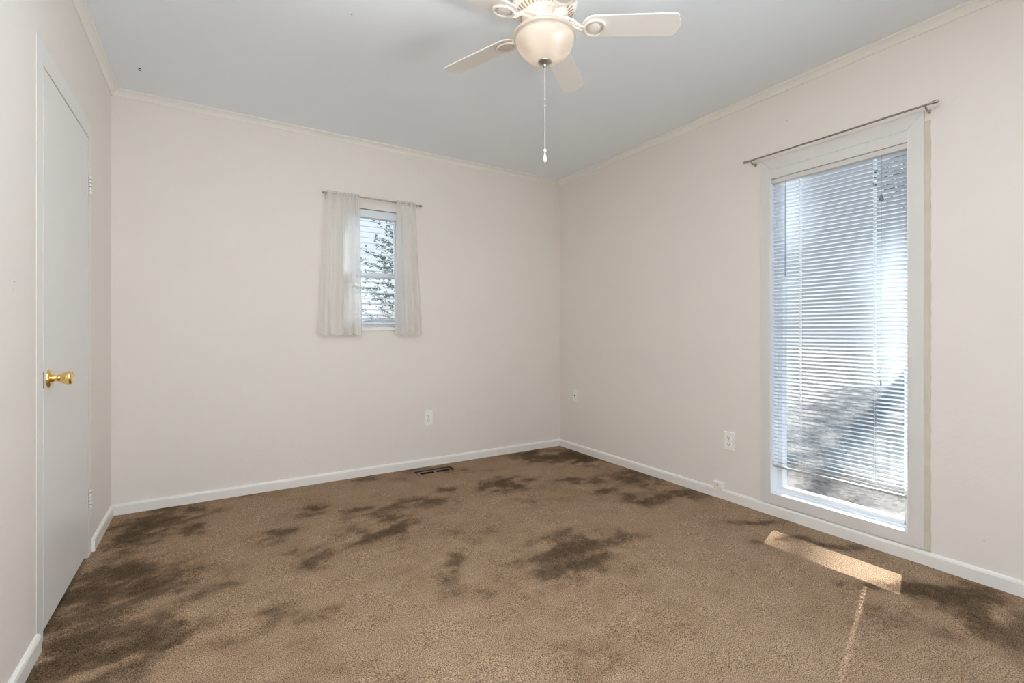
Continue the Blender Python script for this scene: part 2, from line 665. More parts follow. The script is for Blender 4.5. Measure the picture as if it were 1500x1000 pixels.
# ---- crown moulding
c_ = 0.038
crown = [(0, 0), (0, -c_), (0.006, -c_), (0.010, -c_ * .78), (0.016, -c_ * .55), (0.026, -c_ * .30), (0.032, -c_ * .22), (0.036, -0.006), (0.036, 0)]
board('trim_1', (XL, YB, ZC), (XR, YB, ZC), (0, -1, 0), 0, 0, M['trim'], crown, 'thin crown moulding above the back wall')
board('trim_2', (XR, YF, ZC), (XR, YB, ZC), (-1, 0, 0), 0, 0, M['trim'], crown, 'thin crown moulding above the right wall')
board('trim_3', (XL, YF, ZC), (XL, YB, ZC), (1, 0, 0), 0, 0, M['trim'], crown, 'thin crown moulding above the left wall')

# ---- door (slab with knob, latch and hinges) and its casing
door = struct(MB().box(XL - 0.036, XL + 0.001, D['y0'], D['y1'], D['z0'], D['z1']).build('door_1', M['door'], bevel=0.0015),
              'flat white door with a brass knob in the left wall')
CW, CT = 0.072, 0.0020
b = MB()
b.box(XL, XL + 0.0014, D['y0'] - 0.004 - CW, D['y0'] - 0.004, 0, D['z1'] + 0.006 + CW)
b.box(XL, XL + CT * .8, D['y1'] + 0.004, D['y1'] + 0.004 + CW * .9, 0, D['z1'] + 0.006 + CW)
b.box(XL, XL + CT * .8, D['y0'] - 0.004, D['y1'] + 0.004, D['z1'] + 0.006, D['z1'] + 0.006 + CW)
struct(b.build('trim_4', M['door'], bevel=0.001), 'flat white casing around the door')

kz, ky = 0.886, 2.297
b = MB()
b.xf = Matrix.Translation((XL + 0.001, ky, kz))
b.lathe([(0.0325, 0), (0.0325, 0.002), (0.031, 0.005), (0.024, 0.009), (0.016, 0.012), (0.014, 0.014)], 36, 'X')
knobset = b.build('door_knob', M['brass'], door, smooth=True)
tag(knobset, 'polished brass round door knob')
b = MB()
b.xf = Matrix.Translation((XL + 0.001, ky, kz))
b.lathe([(0.012, 0.012), (0.0105, 0.018), (0.0105, 0.024), (0.013, 0.027), (0.0165, 0.032), (0.0205, 0.040), (0.0235, 0.049),
         (0.0245, 0.055), (0.0235, 0.060), (0.0205, 0.0625), (0.0195, 0.0615), (0.013, 0.0635), (0.006, 0.0645)], 36, 'X')
b.build('knob', M['brass'], knobset, smooth=True)
b = MB().box(XL - 0.02, XL + 0.0025, D['y0'] - 0.0035, D['y0'] + 0.0005, kz - 0.028, kz + 0.028)
tag(b.build('latch_plate', M['brassdark'], door), 'dark latch plate on the door edge')
for hz in (1.735, 0.275):
    b = MB()
    b.box(XL, XL + 0.0025, D['y1'] - 0.03, D['y1'] - 0.001, hz - 0.045, hz + 0.045)
    b.box(XL + 0.0085, XL + 0.0105, D['y1'] + 0.006, D['y1'] + 0.032, hz - 0.045, hz + 0.045)
    h = b.build('hinge', M['door'], door)
    tag(h, 'painted door hinge')
    b = MB()
    b.xf = Matrix.Translation((XL + 0.008, D['y1'] + 0.003, hz))
    z = -0.045
    for k in range(5):
        b.cur = 0
        b.lathe([(0.0055, z), (0.0055, z + 0.0155)], 12)
        if k < 4:
            b.cur = 1
            b.lathe([(0.0050, z + 0.0155), (0.0050, z + 0.018)], 12)
        z += 0.018
    b.build('hinge_knuckle', [M['door'], M['dark']], h, smooth=True)


# ---- small marks left on the walls and the ceiling
def mark(wall, centre, ax, r, m, nm='scuff_mark'):
    random.seed(int(centre[0] * 1000) + int(centre[2] * 977))
    vs = [centre]
    n = 9
    c = Vector(centre)
    u, w = {'X': (Vector((0, 1, 0)), Vector((0, 0, 1))), 'Y': (Vector((1, 0, 0)), Vector((0, 0, 1))), 'Z': (Vector((1, 0, 0)), Vector((0, 1, 0)))}[ax]
    for k in range(n):
        a = 2 * pi * k / n
        q = r * random.uniform(.6, 1.2)
        vs.append(tuple(c + u * cos(a) * q * 1.6 + w * sin(a) * q))
    fs = [(0, 1 + k, 1 + (k + 1) % n) for k in range(n)]
    MB().add(vs, fs).build(nm, m, wall)


for y, z, r in [(1.949, 1.196, .0022), (1.915, 1.20, .0018), (1.94, 1.172, .0015), (3.17, 2.305, .002)]:
    mark(wall_left, (XL + 0.0015, y, z), 'X', r, M['scuff'], 'nail_hole')
for y, z, r in [(1.47, 2.235, .005), (0.66, 0.18, .003)]:
    mark(wall_right, (XR - 0.0015, y, z), 'X', r, M['patch'], 'scuff_mark')

b = MB()
b.xf = Matrix.Translation((-0.321, 3.193, ZC))
b.lathe([(0.005, 0), (0.0045, -0.002), (0.002, -0.003)], 14)
hook = b.build('ceiling_hook', M['dark'], smooth=True)
tag(hook, 'small dark hook left in the ceiling above the door corner', 'hook')
b = MB()
b.tube([(-0.321 + 0.006 * cos(t), 3.193 + 0.002 * sin(t), ZC - 0.008 + 0.005 * sin(t)) for t in [pi / 2 + i * 0.5 for i in range(10)]], 0.0016, 8)
b.build('hook_wire', M['dark'], hook, smooth=True)
b = MB()
b.xf = Matrix.Translation((0.52, 2.16, ZC))
b.lathe([(0.004, 0), (0.003, -0.002), (0.001, -0.003)], 10)
tag(b.build('nail', M['rodw'], smooth=True), 'tiny nail head in the ceiling left of the fan', 'nail')


# ================================================================ SMALL WINDOW (back wall)
def build_window1():
    x0, x1, z0, z1 = W1['x0'], W1['x1'], W1['z0'], W1['z1']
    w = struct(empty('window_1', (0, 0, 0)), 'small double-hung window behind sheer curtains')
    b = MB()
    y0, y1 = YB + 0.055, YB + 0.115
    f = 0.022
    b.box(x0, x0 + f, y0, y1, z0, z1).box(x1 - f, x1, y0, y1, z0, z1)
    b.box(x0 + f, x1 - f, y0, y1, z1 - f, z1).box(x0 + f, x1 - f, y0, y1, z0, z0 + f)
    b.build('window_frame', M['vinyl'], w, bevel=0.002)
    zm = 1.475

    def sash(za, zb, ya, yb, nm):
        s = 0.028
        b = MB()
        b.box(x0 + f, x0 + f + s, ya, yb, za, zb).box(x1 - f - s, x1 - f, ya, yb, za, zb)
        b.box(x0 + f + s, x1 - f - s, ya, yb, za, za + s).box(x0 + f + s, x1 - f - s, ya, yb, zb - s, zb)
        o = b.build(nm, M['vinyl'], w, bevel=0.002)
        MB().box(x0 + f + s, x1 - f - s, (ya + yb) / 2 - .002, (ya + yb) / 2 + .002, za + s, zb - s).build('glass_pane', M['glass'], o)
        return o

    lo = sash(z0 + f, zm + 0.018, y0 + 0.004, y0 + 0.028, 'lower_sash')
    sash(zm - 0.018, z1 - f, y0 + 0.030, y0 + 0.054, 'upper_sash')
    b = MB()
    b.box(0.985, 1.045, y0 - 0.006, y0 + 0.006, zm + 0.019, zm + 0.032)
    b.build('sash_lock', M['vinyl'], lo, bevel=0.002)
    b = MB().box(0.975, 1.03, y0 - 0.008, y0 + 0.003, z0 + f + 0.006, z0 + f + 0.016)
    tag(b.build('lift_handle', M['dark'], lo, bevel=0.001), 'dark latch on the bottom sash rail')
    # projecting stool
    b = MB()
    b.box(x0 - 0.012, x1 + 0.012, YB - 0.012, YB - 0.0005, z0 - 0.024, z0)
    b.box(x0, x1, YB, YB + 0.055, z0 - 0.003, z0 + 0.001)
    b.build('window_sill', M['trim'], w, bevel=0.002)


build_window1()


def slat_mesh(mb, axis, a0, a1, c, z, width, tilt, crown=0.0018, holes=(), hole_w=0.004, hole_d=0.005, seg=6, th=0.0):
    """one curved slat running along axis ('X' or 'Y') from a0 to a1, centred at c across, with cord holes"""
    cuts = [a0]
    for h in sorted(holes):
        cuts += [h - hole_w, h + hole_w]
    cuts.append(a1)
    offs = [-width / 2, -width / 4, -hole_d, hole_d, width / 4, width / 2]
    row = []
    for s in offs:
        zz = crown * (1 - (2 * s / width) ** 2)
        dx = s * cos(tilt)
        dz = s * sin(tilt) + zz
        row.append((dx, dz))
    vs = []
    for a in cuts:
        for dx, dz in row:
            vs.append((c + dx, a, z + dz) if axis == 'Y' else (a, c + dx, z + dz))
    k = len(row)
    fs = []
    for i in range(len(cuts) - 1):
        hole = (i % 2 == 1)
        for j in range(k - 1):
            if hole and j == 2:
                continue
            fs.append((i * k + j, i * k + j + 1, (i + 1) * k + j + 1, (i + 1) * k + j))
    mb.add(vs, fs)


# ---- blind inside the small window
def build_blind1():
    x0, x1 = W1['x0'] + 0.006, W1['x1'] - 0.006
    yc = YB + 0.026
    z1 = W1['z1']
    r = empty('window_blind', (1.02, yc, z1))
    tag(r, 'white wide-slat blind inside the small window behind the sheer curtains', 'blind', 'window blinds')
    M0 = Matrix.Translation((-1.02, -yc, -z1))

    def mk(b, nm, m, parent=r, **k):
        b2 = MB()
        b2.v = [tuple(M0 @ Vector(p)) for p in b.v]
        b2.f, b2.mi = b.f, b.mi
        return b2.build(nm, m, parent, **k)

    b = MB().box(x0, x1, yc - 0.026, yc + 0.02, z1 - 0.062, z1 - 0.006)
    mk(b, 'headrail', M['slat'], bevel=0.003)
    b = MB()
    z = z1 - 0.085
    while z > W1['z0'] + 0.085:
        slat_mesh(b, 'X', x0, x1, yc, z, 0.040, radians(10), 0.0015, (x0 + 0.09, x1 - 0.09), 0.003, 0.004)
        z -= 0.0405
    s = mk(b, 'slats', M['slat'], smooth=True, fix=False)
    md = s.modifiers.new('thick', 'SOLIDIFY')
    md.thickness = 0.0022
    b = MB()
    for k in range(4):
        b.box(x0, x1, yc - 0.02, yc + 0.02, W1['z0'] + 0.042 + k * 0.0075, W1['z0'] + 0.046 + k * 0.0075)
    b.box(x0, x1, yc - 0.02, yc + 0.02, W1['z0'] + 0.022, W1['z0'] + 0.038)
    mk(b, 'bottom_rail', M['slat'], bevel=0.001)
    for x in (x0 + 0.09, x1 - 0.09):
        b = MB().tube([(x, yc - 0.021, z1 - 0.06), (x, yc - 0.021, W1['z0'] + 0.03)], 0.0006, 6)
        b.tube([(x, yc + 0.021, z1 - 0.06), (x, yc + 0.021, W1['z0'] + 0.03)], 0.0006, 6)
        mk(b, 'ladder_cord', M['cord'])


build_blind1()


# ---- curtain rod and the two sheer panels
RODY, RODZ = YB - 0.055, 2.013


def build_rod1():
    r = empty('curtain_rod', (1.0, RODY, RODZ))
    tag(r, 'thin metal curtain rod above the small window holding two sheers', 'curtain rod')
    b = MB().tube([(-0.335, 0, 0), (0.345, 0, 0)], 0.0052, 14)
    b.build('rod', M['rod'], r, smooth=True)
    for sx in (-1, 1):
        b = MB()
        b.xf = Matrix.Translation((-0.335 if sx < 0 else 0.345, 0, 0))
        b.lathe([(0.0055, 0), (0.0085, sx * 0.003), (0.009, sx * 0.016), (0.0065, sx * 0.020), (0.002, sx * 0.022)], 16, 'X')
        b.build('finial', M['rod'], r, smooth=True)
        b = MB()
        bx = -0.318 if sx < 0 else 0.325
        b.tube([(bx, 0, -0.007), (bx, 0.03, -0.010), (bx, 0.0545, -0.010)], 0.0035, 8)
        b.box(bx - 0.008, bx + 0.008, 0.0515, 0.0548, -0.035, 0.012)
        b.build('rod_bracket', M['rodw'], r, smooth=False)


build_rod1()


def build_panel(nm, label, top, bot, folds, seed, thin_from=None, zt=RODZ, zb=1.03):
    """rod-pocket panel; top/bot = (x0, x1) at the rod and at the hem; folds = pleat list (t, amp)"""
    rnd = random.Random(seed)
    nu, nv = 150, 60
    vs, fs = [], []
    ph = rnd.uniform(0, 6)
    for j in range(nv + 1):
        v = j / nv
        z = zt + 0.014 + (zb - zt - 0.014) * v
        for i in range(nu + 1):
            u = i / nu
            tx = top[0] + (top[1] - top[0]) * u
            bx = bot[0] + (bot[1] - bot[0]) * (u ** 0.97)
            k = min(1, v / 0.9) ** 0.8
            x = tx + (bx - tx) * k
            # tight gathers near the rod relax into deep folds at the hem
            g = 0.0035 * sin(u * folds * 2.6 * 2 * pi + ph) * exp(-v * 7)
            d = 0.0
            amp = 0.008 + 0.020 * min(1, v * 1.6)
            w = u + 0.05 * sin(u * 7 + ph) + 0.015 * sin(v * 3 + ph)
            d += amp * sin(w * folds * 2 * pi + ph)
            d += amp * 0.35 * sin(w * folds * 4.3 * pi + 1.7 * ph + v)
            x += 0.006 * cos(w * folds * 2 * pi + ph) * min(1, v * 2)
            y = RODY - 0.002 + d * (1 if v > 0.02 else 0.4) + g
            near = exp(-((v - 0.0) / 0.025) ** 2)       # pocket wraps the rod
            y = y * (1 - near) + (RODY - 0.009 + g) * near
            zz = z + 0.006 * sin(u * folds * 2 * pi + ph) * v
            y = min(y, YB - 0.017)
            vs.append((x, y, zz))
    for j in range(nv):
        for i in range(nu):
            a = j * (nu + 1) + i
            fs.append((a, a + 1, a + nu + 2, a + nu + 1))
    org = ((top[0] + top[1]) / 2, RODY, zb)
    o = MB().add(vs, fs).build(nm, M['sheer'], smooth=True, origin=org, fix=False)
    o.modifiers.remove(o.modifiers['edges'])
    tag(o, label, 'curtain', 'sheer curtain panels')
    # back of the rod pocket and doubled hem
    b = MB()
    p = []
    for i in range(nu + 1):
        u = i / nu
        x = top[0] + (top[1] - top[0]) * u
        g = 0.0025 * sin(u * folds * 5.2 * pi + ph)
        p.append((x - org[0], RODY + 0.009 + g - org[1], zt + 0.014 - org[2]))
        p.append((x - org[0], RODY + 0.009 + g - org[1], zt - 0.02 - org[2]))
        p.append((x - org[0], RODY - 0.009 + g - org[1], zt + 0.015 - org[2]))
    fs2 = []
    for i in range(nu):
        a = i * 3
        fs2 += [(a, a + 3, a + 4, a + 1), (a + 2, a + 5, a + 3, a)]
    b.add(p, fs2)
    b.build('rod_pocket', M['sheer'], o, smooth=True, fix=False).modifiers.clear()
    b = MB()
    nrow = nu + 1
    jj = int(nv * 0.955)
    q, fs3 = [], []
    for j in (jj, nv):
        for i in range(nrow):
            x, y, z = vs[j * nrow + i]
            q.append((x - org[0], y - 0.0022 - org[1], z - org[2]))
    for i in range(nu):
        fs3.append((i, i + 1, nrow + i + 1, nrow + i))
    b.add(q, fs3)
    b.build('hem', M['sheer'], o, smooth=True, fix=False).modifiers.clear()
    return o


build_panel('sheer_curtain', 'left sheer white curtain, the wider panel, on the small window', (0.676, 0.893), (0.628, 0.927), 4, 3)
build_panel('sheer_curtain', 'right sheer white curtain, the narrower panel, on the small window', (1.168, 1.312), (1.165, 1.378), 3, 8)


# ================================================================ TALL WINDOW (right wall)
def build_window2():
    y0, y1, z0, z1 = W2['y0'], W2['y1'], W2['z0'], W2['z1']
    w = struct(empty('window_2', (0, 0, 0)), 'tall fixed window with flat white casing on the right wall')
    b = MB()
    # mitred flat casing
    oy0, oy1, oz0, oz1 = 0.857, 1.617, BH + 0.005, 2.048
    xa, xb = XR - 0.012, XR
    for q in ([(oy0, oz0), (oy0, oz1), (y0, z1), (y0, z0)], [(oy1, oz0), (y1, z0), (y1, z1), (oy1, oz1)],
              [(oy0, oz1), (oy1, oz1), (y1, z1), (y0, z1)], [(oy0, oz0), (y0, z0), (y1, z0), (oy1, oz0)]):
        vs = [(x, y, z) for x in (xa, xb) for y, z in q]
        b.add(vs, [(0, 1, 2, 3), (7, 6, 5, 4)] + [(k, (k + 1) % 4, (k + 1) % 4 + 4, k + 4) for k in range(4)])
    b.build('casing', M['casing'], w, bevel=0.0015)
    # jamb liner
    b = MB()
    b.box(XR - 0.011, XR + T, y1 - 0.004, y1 + 0.006, z0, z1)
    b.box(XR - 0.011, XR + T, y0 - 0.006, y0 + 0.004, z0, z1)
    b.box(XR - 0.011, XR + T, y0, y1, z1 - 0.004, z1 + 0.004)
    b.box(XR - 0.011, XR + T, y0, y1, z0 - 0.004, z0 + 0.002)
    b.build('jamb_liner', M['vinyl'], w)
    # vinyl frame
    b = MB()
    fx0, fx1 = XR + 0.062, XR + 0.11
    s = 0.032
    b.box(fx0, fx1, y0 + .004, y0 + s + 0.008, z0, z1).box(fx0, fx1, y1 - s, y1 - .004, z0, z1)
    b.box(fx0, fx1, y0 + s, y1 - s, z1 - 0.04, z1).box(fx0, fx1, y0 + s, y1 - s, z0, z0 + 0.030)
    b.box(fx0 - 0.022, fx0, y0 + .004, y1 - .004, z0, z0 + 0.011)
    b.build('window_frame', M['vinyl'], w, bevel=0.002)
    MB().box(fx0 + 0.022, fx0 + 0.027, y0 + s + 0.006, y1 - s + .002, z0 + 0.028, z1 - 0.038).build('glass_pane', M['glass'], w)
    # flat filler board above the blind
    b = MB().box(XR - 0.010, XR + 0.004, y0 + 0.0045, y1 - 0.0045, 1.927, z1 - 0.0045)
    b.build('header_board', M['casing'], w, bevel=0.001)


build_window2()
# thin tan strip with an uneven edge on the near side of the casing
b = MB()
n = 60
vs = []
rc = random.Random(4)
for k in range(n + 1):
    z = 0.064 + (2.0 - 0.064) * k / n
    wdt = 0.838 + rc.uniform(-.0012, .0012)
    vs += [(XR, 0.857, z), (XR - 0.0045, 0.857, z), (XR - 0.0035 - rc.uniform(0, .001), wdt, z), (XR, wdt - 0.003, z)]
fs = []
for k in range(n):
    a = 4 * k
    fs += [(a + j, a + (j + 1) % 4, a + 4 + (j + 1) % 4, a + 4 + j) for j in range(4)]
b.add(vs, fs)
struct(b.build('trim_5', M['edge_strip'], smooth=True), 'thin beige strip beside the tall window casing')


def build_blind2():
    y0, y1 = W2['y0'] + 0.007, W2['y1'] - 0.007
    xc = XR + 0.014
    r = empty('window_blind', (xc, 1.24, 1.927))
    tag(r, 'tall white mini blind lowered almost to the sill of the large window', 'blind', 'window blinds')
    M0 = Matrix.Translation((-xc, -1.24, -1.927))

    def mk(b, nm, m, parent=r, **k):
        b2 = MB()
        b2.v = [tuple(M0 @ Vector(p)) for p in b.v]
        b2.f, b2.mi = b.f, b.mi
        return b2.build(nm, m, parent, **k)

    b = MB().box(xc - 0.014, xc + 0.016, y0, y1, 1.900, 1.926)
    tag(mk(b, 'headrail', M['headrail'], bevel=0.002), 'grey-beige metal headrail')
    lad = (1.055, 1.405)
    b = MB()
    z = 1.887
    zb = 0.302
    pitch = 0.0203
    i = 0
    rr = random.Random(2)
    while z > zb:
        t = radians(-27 + rr.uniform(-1.2, 1.2))
        slat_mesh(b, 'Y', y0, y1, xc, z + rr.uniform(-.0004, .0004), 0.0252, t, 0.0016, lad, 0.0070, 0.0075)
        z -= pitch
        i += 1
    mk(b, 'slats', M['slat'], smooth=True, fix=False)
    b = MB().box(xc - 0.011, xc + 0.011, y0 - 0.001, y1, 0.276, 0.287)
    tag(mk(b, 'bottom_rail', M['rail'], bevel=0.003), 'dark grey bottom rail')
    for y in lad:
        b = MB()
        for dx in (-0.0138, 0.0138):
            b.tube([(xc + dx, y - 0.002, 1.90), (xc + dx, y - 0.002, 0.285)], 0.0007, 6)
        b.tube([(xc + 0.001, y + 0.002, 1.90), (xc + 0.001, y + 0.002, 0.285)], 0.0005, 6)
        mk(b, 'ladder_cord', M['cord'])
    # tilt wand at the far side
    xw = xc - 0.024
    b = MB().tube([(xc - 0.014, 1.474, 1.897), (xw, 1.474, 1.885), (xw, 1.474, 1.86)], 0.0012, 8)
    b.tube([(xw, 1.474, 1.86), (xw, 1.4745, 1.36)], 0.0038, 8)
    tag(mk(b, 'tilt_wand', M['wand'], smooth=True), 'clear blue-grey tilt wand')
    # lift cord with tassel, and its loose tail
    b = MB().tube([(xc - 0.014, 1.022, 1.90), (xw, 1.020, 1.88), (xw, 1.020, 1.71)], 0.0009, 6)
    b.tube([(xw, 1.020, 1.69), (xw, 1.022, 1.2), (xw - .001, 1.020, 0.88), (xw - .002, 1.030, 0.85), (xw, 1.022, 0.81)], 0.0009, 6)
    c = mk(b, 'lift_cord', M['tassel'], smooth=True)
    b = MB()
    b.xf = Matrix.Translation((xw, 1.020, 1.68))
    b.lathe([(0.0035, 0.03), (0.005, 0.026), (0.010, 0.002), (0.0095, 0.0)], 16)
    tag(mk(b, 'tassel', M['tassel'], c, smooth=True), 'dark grey bell-shaped cord tassel')
    b = MB()
    b.xf = Matrix.Translation((xw, 1.022, 0.795))
    b.lathe([(0.001, 0.02), (0.003, 0.015), (0.0034, 0.0), (0.002, -0.003)], 10)
    mk(b, 'cord_end', M['tassel'], c, smooth=True)


build_blind2()


def build_rod2():
    xr_ = XR - 0.05
    ya, yb = 1.688, 0.805
    r = empty('curtain_rod', (xr_, (ya + yb) / 2, 2.055))
    tag(r, 'long bare slim metal rod above the tall blind-covered window', 'curtain rod')
    hy = (ya - yb) / 2
    b = MB().tube([(0, -hy, 0), (0, 0, -0.002), (0, hy, 0)], 0.0045, 14)
    b.build('rod', M['rod'], r, smooth=True)
    for s in (-1, 1):
        b = MB()
        b.xf = Matrix.Translation((0, s * hy, 0))
        b.lathe([(0.005, 0), (0.0075, s * -0.012), (0.0075, s * 0.006), (0.0055, s * 0.012)], 16, 'Y')
        b.build('finial', M['rod'], r, smooth=True)
        by = s * (hy - 0.035)
        b = MB()
        b.tube([(0, by, -0.005), (0.012, by, -0.016), (0.03, by, -0.018), (0.048, by, -0.018)], 0.0038, 8)
        b.box(0.0455, 0.0495, by - 0.005, by + 0.005, -0.026, -0.010)
        b.build('rod_bracket', M['rod'], r)


build_rod2()


# ================================================================ OUTLETS, JACKS, VENT
def outlet(loc, rz, label):
    """faces local -Y"""
    r = empty('wall_outlet', loc, rz)
    tag(r, label, 'outlet', 'duplex wall outlets')
    b = MB().box(-0.035, 0.035, -0.006, 0, -0.0575, 0.0575)
    b.build('cover_plate', M['plate'], r, bevel=0.0025)
    for s in (-1, 1):
        b = MB()
        zc = s * 0.0195
        out = []
        for k in range(24):
            a = 2 * pi * k / 24
            out.append((0.0165 * cos(a), max(-0.0125, min(0.0125, 0.0165 * sin(a)))))
        vs = [(x, -0.0085, zc + z) for x, z in out] + [(x, -0.0055, zc + z) for x, z in out]
        fs = [tuple(range(24)), tuple(range(47, 23, -1))] + [(k, (k + 1) % 24, (k + 1) % 24 + 24, k + 24) for k in range(24)]
        b.add(vs, fs)
        b.cur = 1
        b.box(-0.0075, -0.0050, -0.0092, -0.0080, zc - 0.0015, zc + 0.0075)
        b.box(0.0048, 0.0070, -0.0092, -0.0080, zc - 0.0005, zc + 0.0070)
        b.xf = Matrix.Translation((0, 0, zc - 0.0072))
        b.lathe([(0.0026, -0.0092), (0.0026, -0.0080)], 12, 'Y')
        b.build('socket', [M['plate'], M['dark']], r)
    b = MB()
    b.lathe([(0.0032, -0.0070), (0.0032, -0.0055)], 12, 'Y')
    b.build('screw', M['rodw'], r)
    return r


outlet((1.440, YB, 0.376), 0, 'white double socket low on the back wall right of the small window')
outlet((XR, 1.824, 0.371), pi / 2 * -1, 'white double socket on the right wall beside the tall window')

r = empty('phone_jack_plate', (XR, 3.318, 0.487), -pi / 2)
tag(r, 'narrow white jack plate on the right wall near the far corner', 'wall plate')
MB().box(-0.03, 0.03, -0.006, 0, -0.051, 0.051).build('cover_plate', M['plate'], r, bevel=0.0025)
for z in (-0.036, 0.036):
    b = MB()
    b.xf = Matrix.Translation((0, 0, z))
    b.lathe([(0.0038, -0.0075), (0.0042, -0.0055)], 12, 'Y')
    b.build('screw', M['rail'], r)
b = MB().box(-0.012, 0.006, -0.0075, -0.005, -0.0055, 0.005)
b.build('jack_port', M['dark'], r)

r = empty('cable_jack_box', (XR - 0.0005, 1.892, 0.0635), -pi / 2)
tag(r, 'small white surface jack box sitting on the baseboard under the right outlet', 'jack box')
b = MB().box(-0.033, 0.033, -0.026, 0, 0, 0.042)
b.build('box_cover', M['plate'], r, bevel=0.004)
b = MB()
b.xf = Matrix.Translation((0.002, 0, 0.021))
b.lathe([(0.0038, -0.0275), (0.0038, -0.0255)], 14, 'Y')
b.build('cable_hole', M['dark'], r)


def build_vent():
    x0, x1, y0, y1 = VENT['x0'], VENT['x1'], VENT['y0'], VENT['y1']
    cx, cy = (x0 + x1) / 2, (y0 + y1) / 2
    hx, hy = (x1 - x0) / 2, (y1 - y0) / 2
    r = empty('floor_vent', (cx, cy, 0))
    tag(r, 'brown metal floor vent sunk in the carpet by the back wall', 'floor vent')
    b = MB()
    t = 0.001
    for a in ((-hx, -hx + t, -hy, hy), (hx - t, hx, -hy, hy), (-hx, hx, -hy, -hy + t), (-hx, hx, hy - t, hy)):
        b.box(*a, -0.10, -0.002)
    b.box(-hx, hx, -hy, hy, -0.102, -0.10)
    b.build('duct', M['duct'], r)
    b = MB()
    g = 0.010
    gx, gy = hx - 0.022, hy - 0.014
    for a in ((-gx, -gx + .007, -gy, gy), (gx - .007, gx, -gy, gy), (-.004, .004, -gy, gy), (-gx, gx, -gy, -gy + .006), (-gx, gx, gy - .006, gy)):
        b.box(*a, -0.012, -0.006)
    for s in (-1, 1):
        b.box(s * hx - s * .024 - .004, s * hx - s * .024 + .004, -hy, hy, -0.014, -0.010)
    b.build('grille_frame', M['vent'], r)
    b = MB()
    for k in range(9):
        x = -gx + 0.012 + k * (2 * gx - 0.024) / 8
        b.xf = Matrix.Translation((x, 0, -0.028)) @ Matrix.Rotation(radians(35), 4, 'Y')
        b.box(-0.009, 0.009, -gy, gy, -0.0006, 0.0006)
    b.build('louvers', M['duct'], r)


build_vent()


# ================================================================ CEILING FAN
FX, FY = 1.116, 1.543


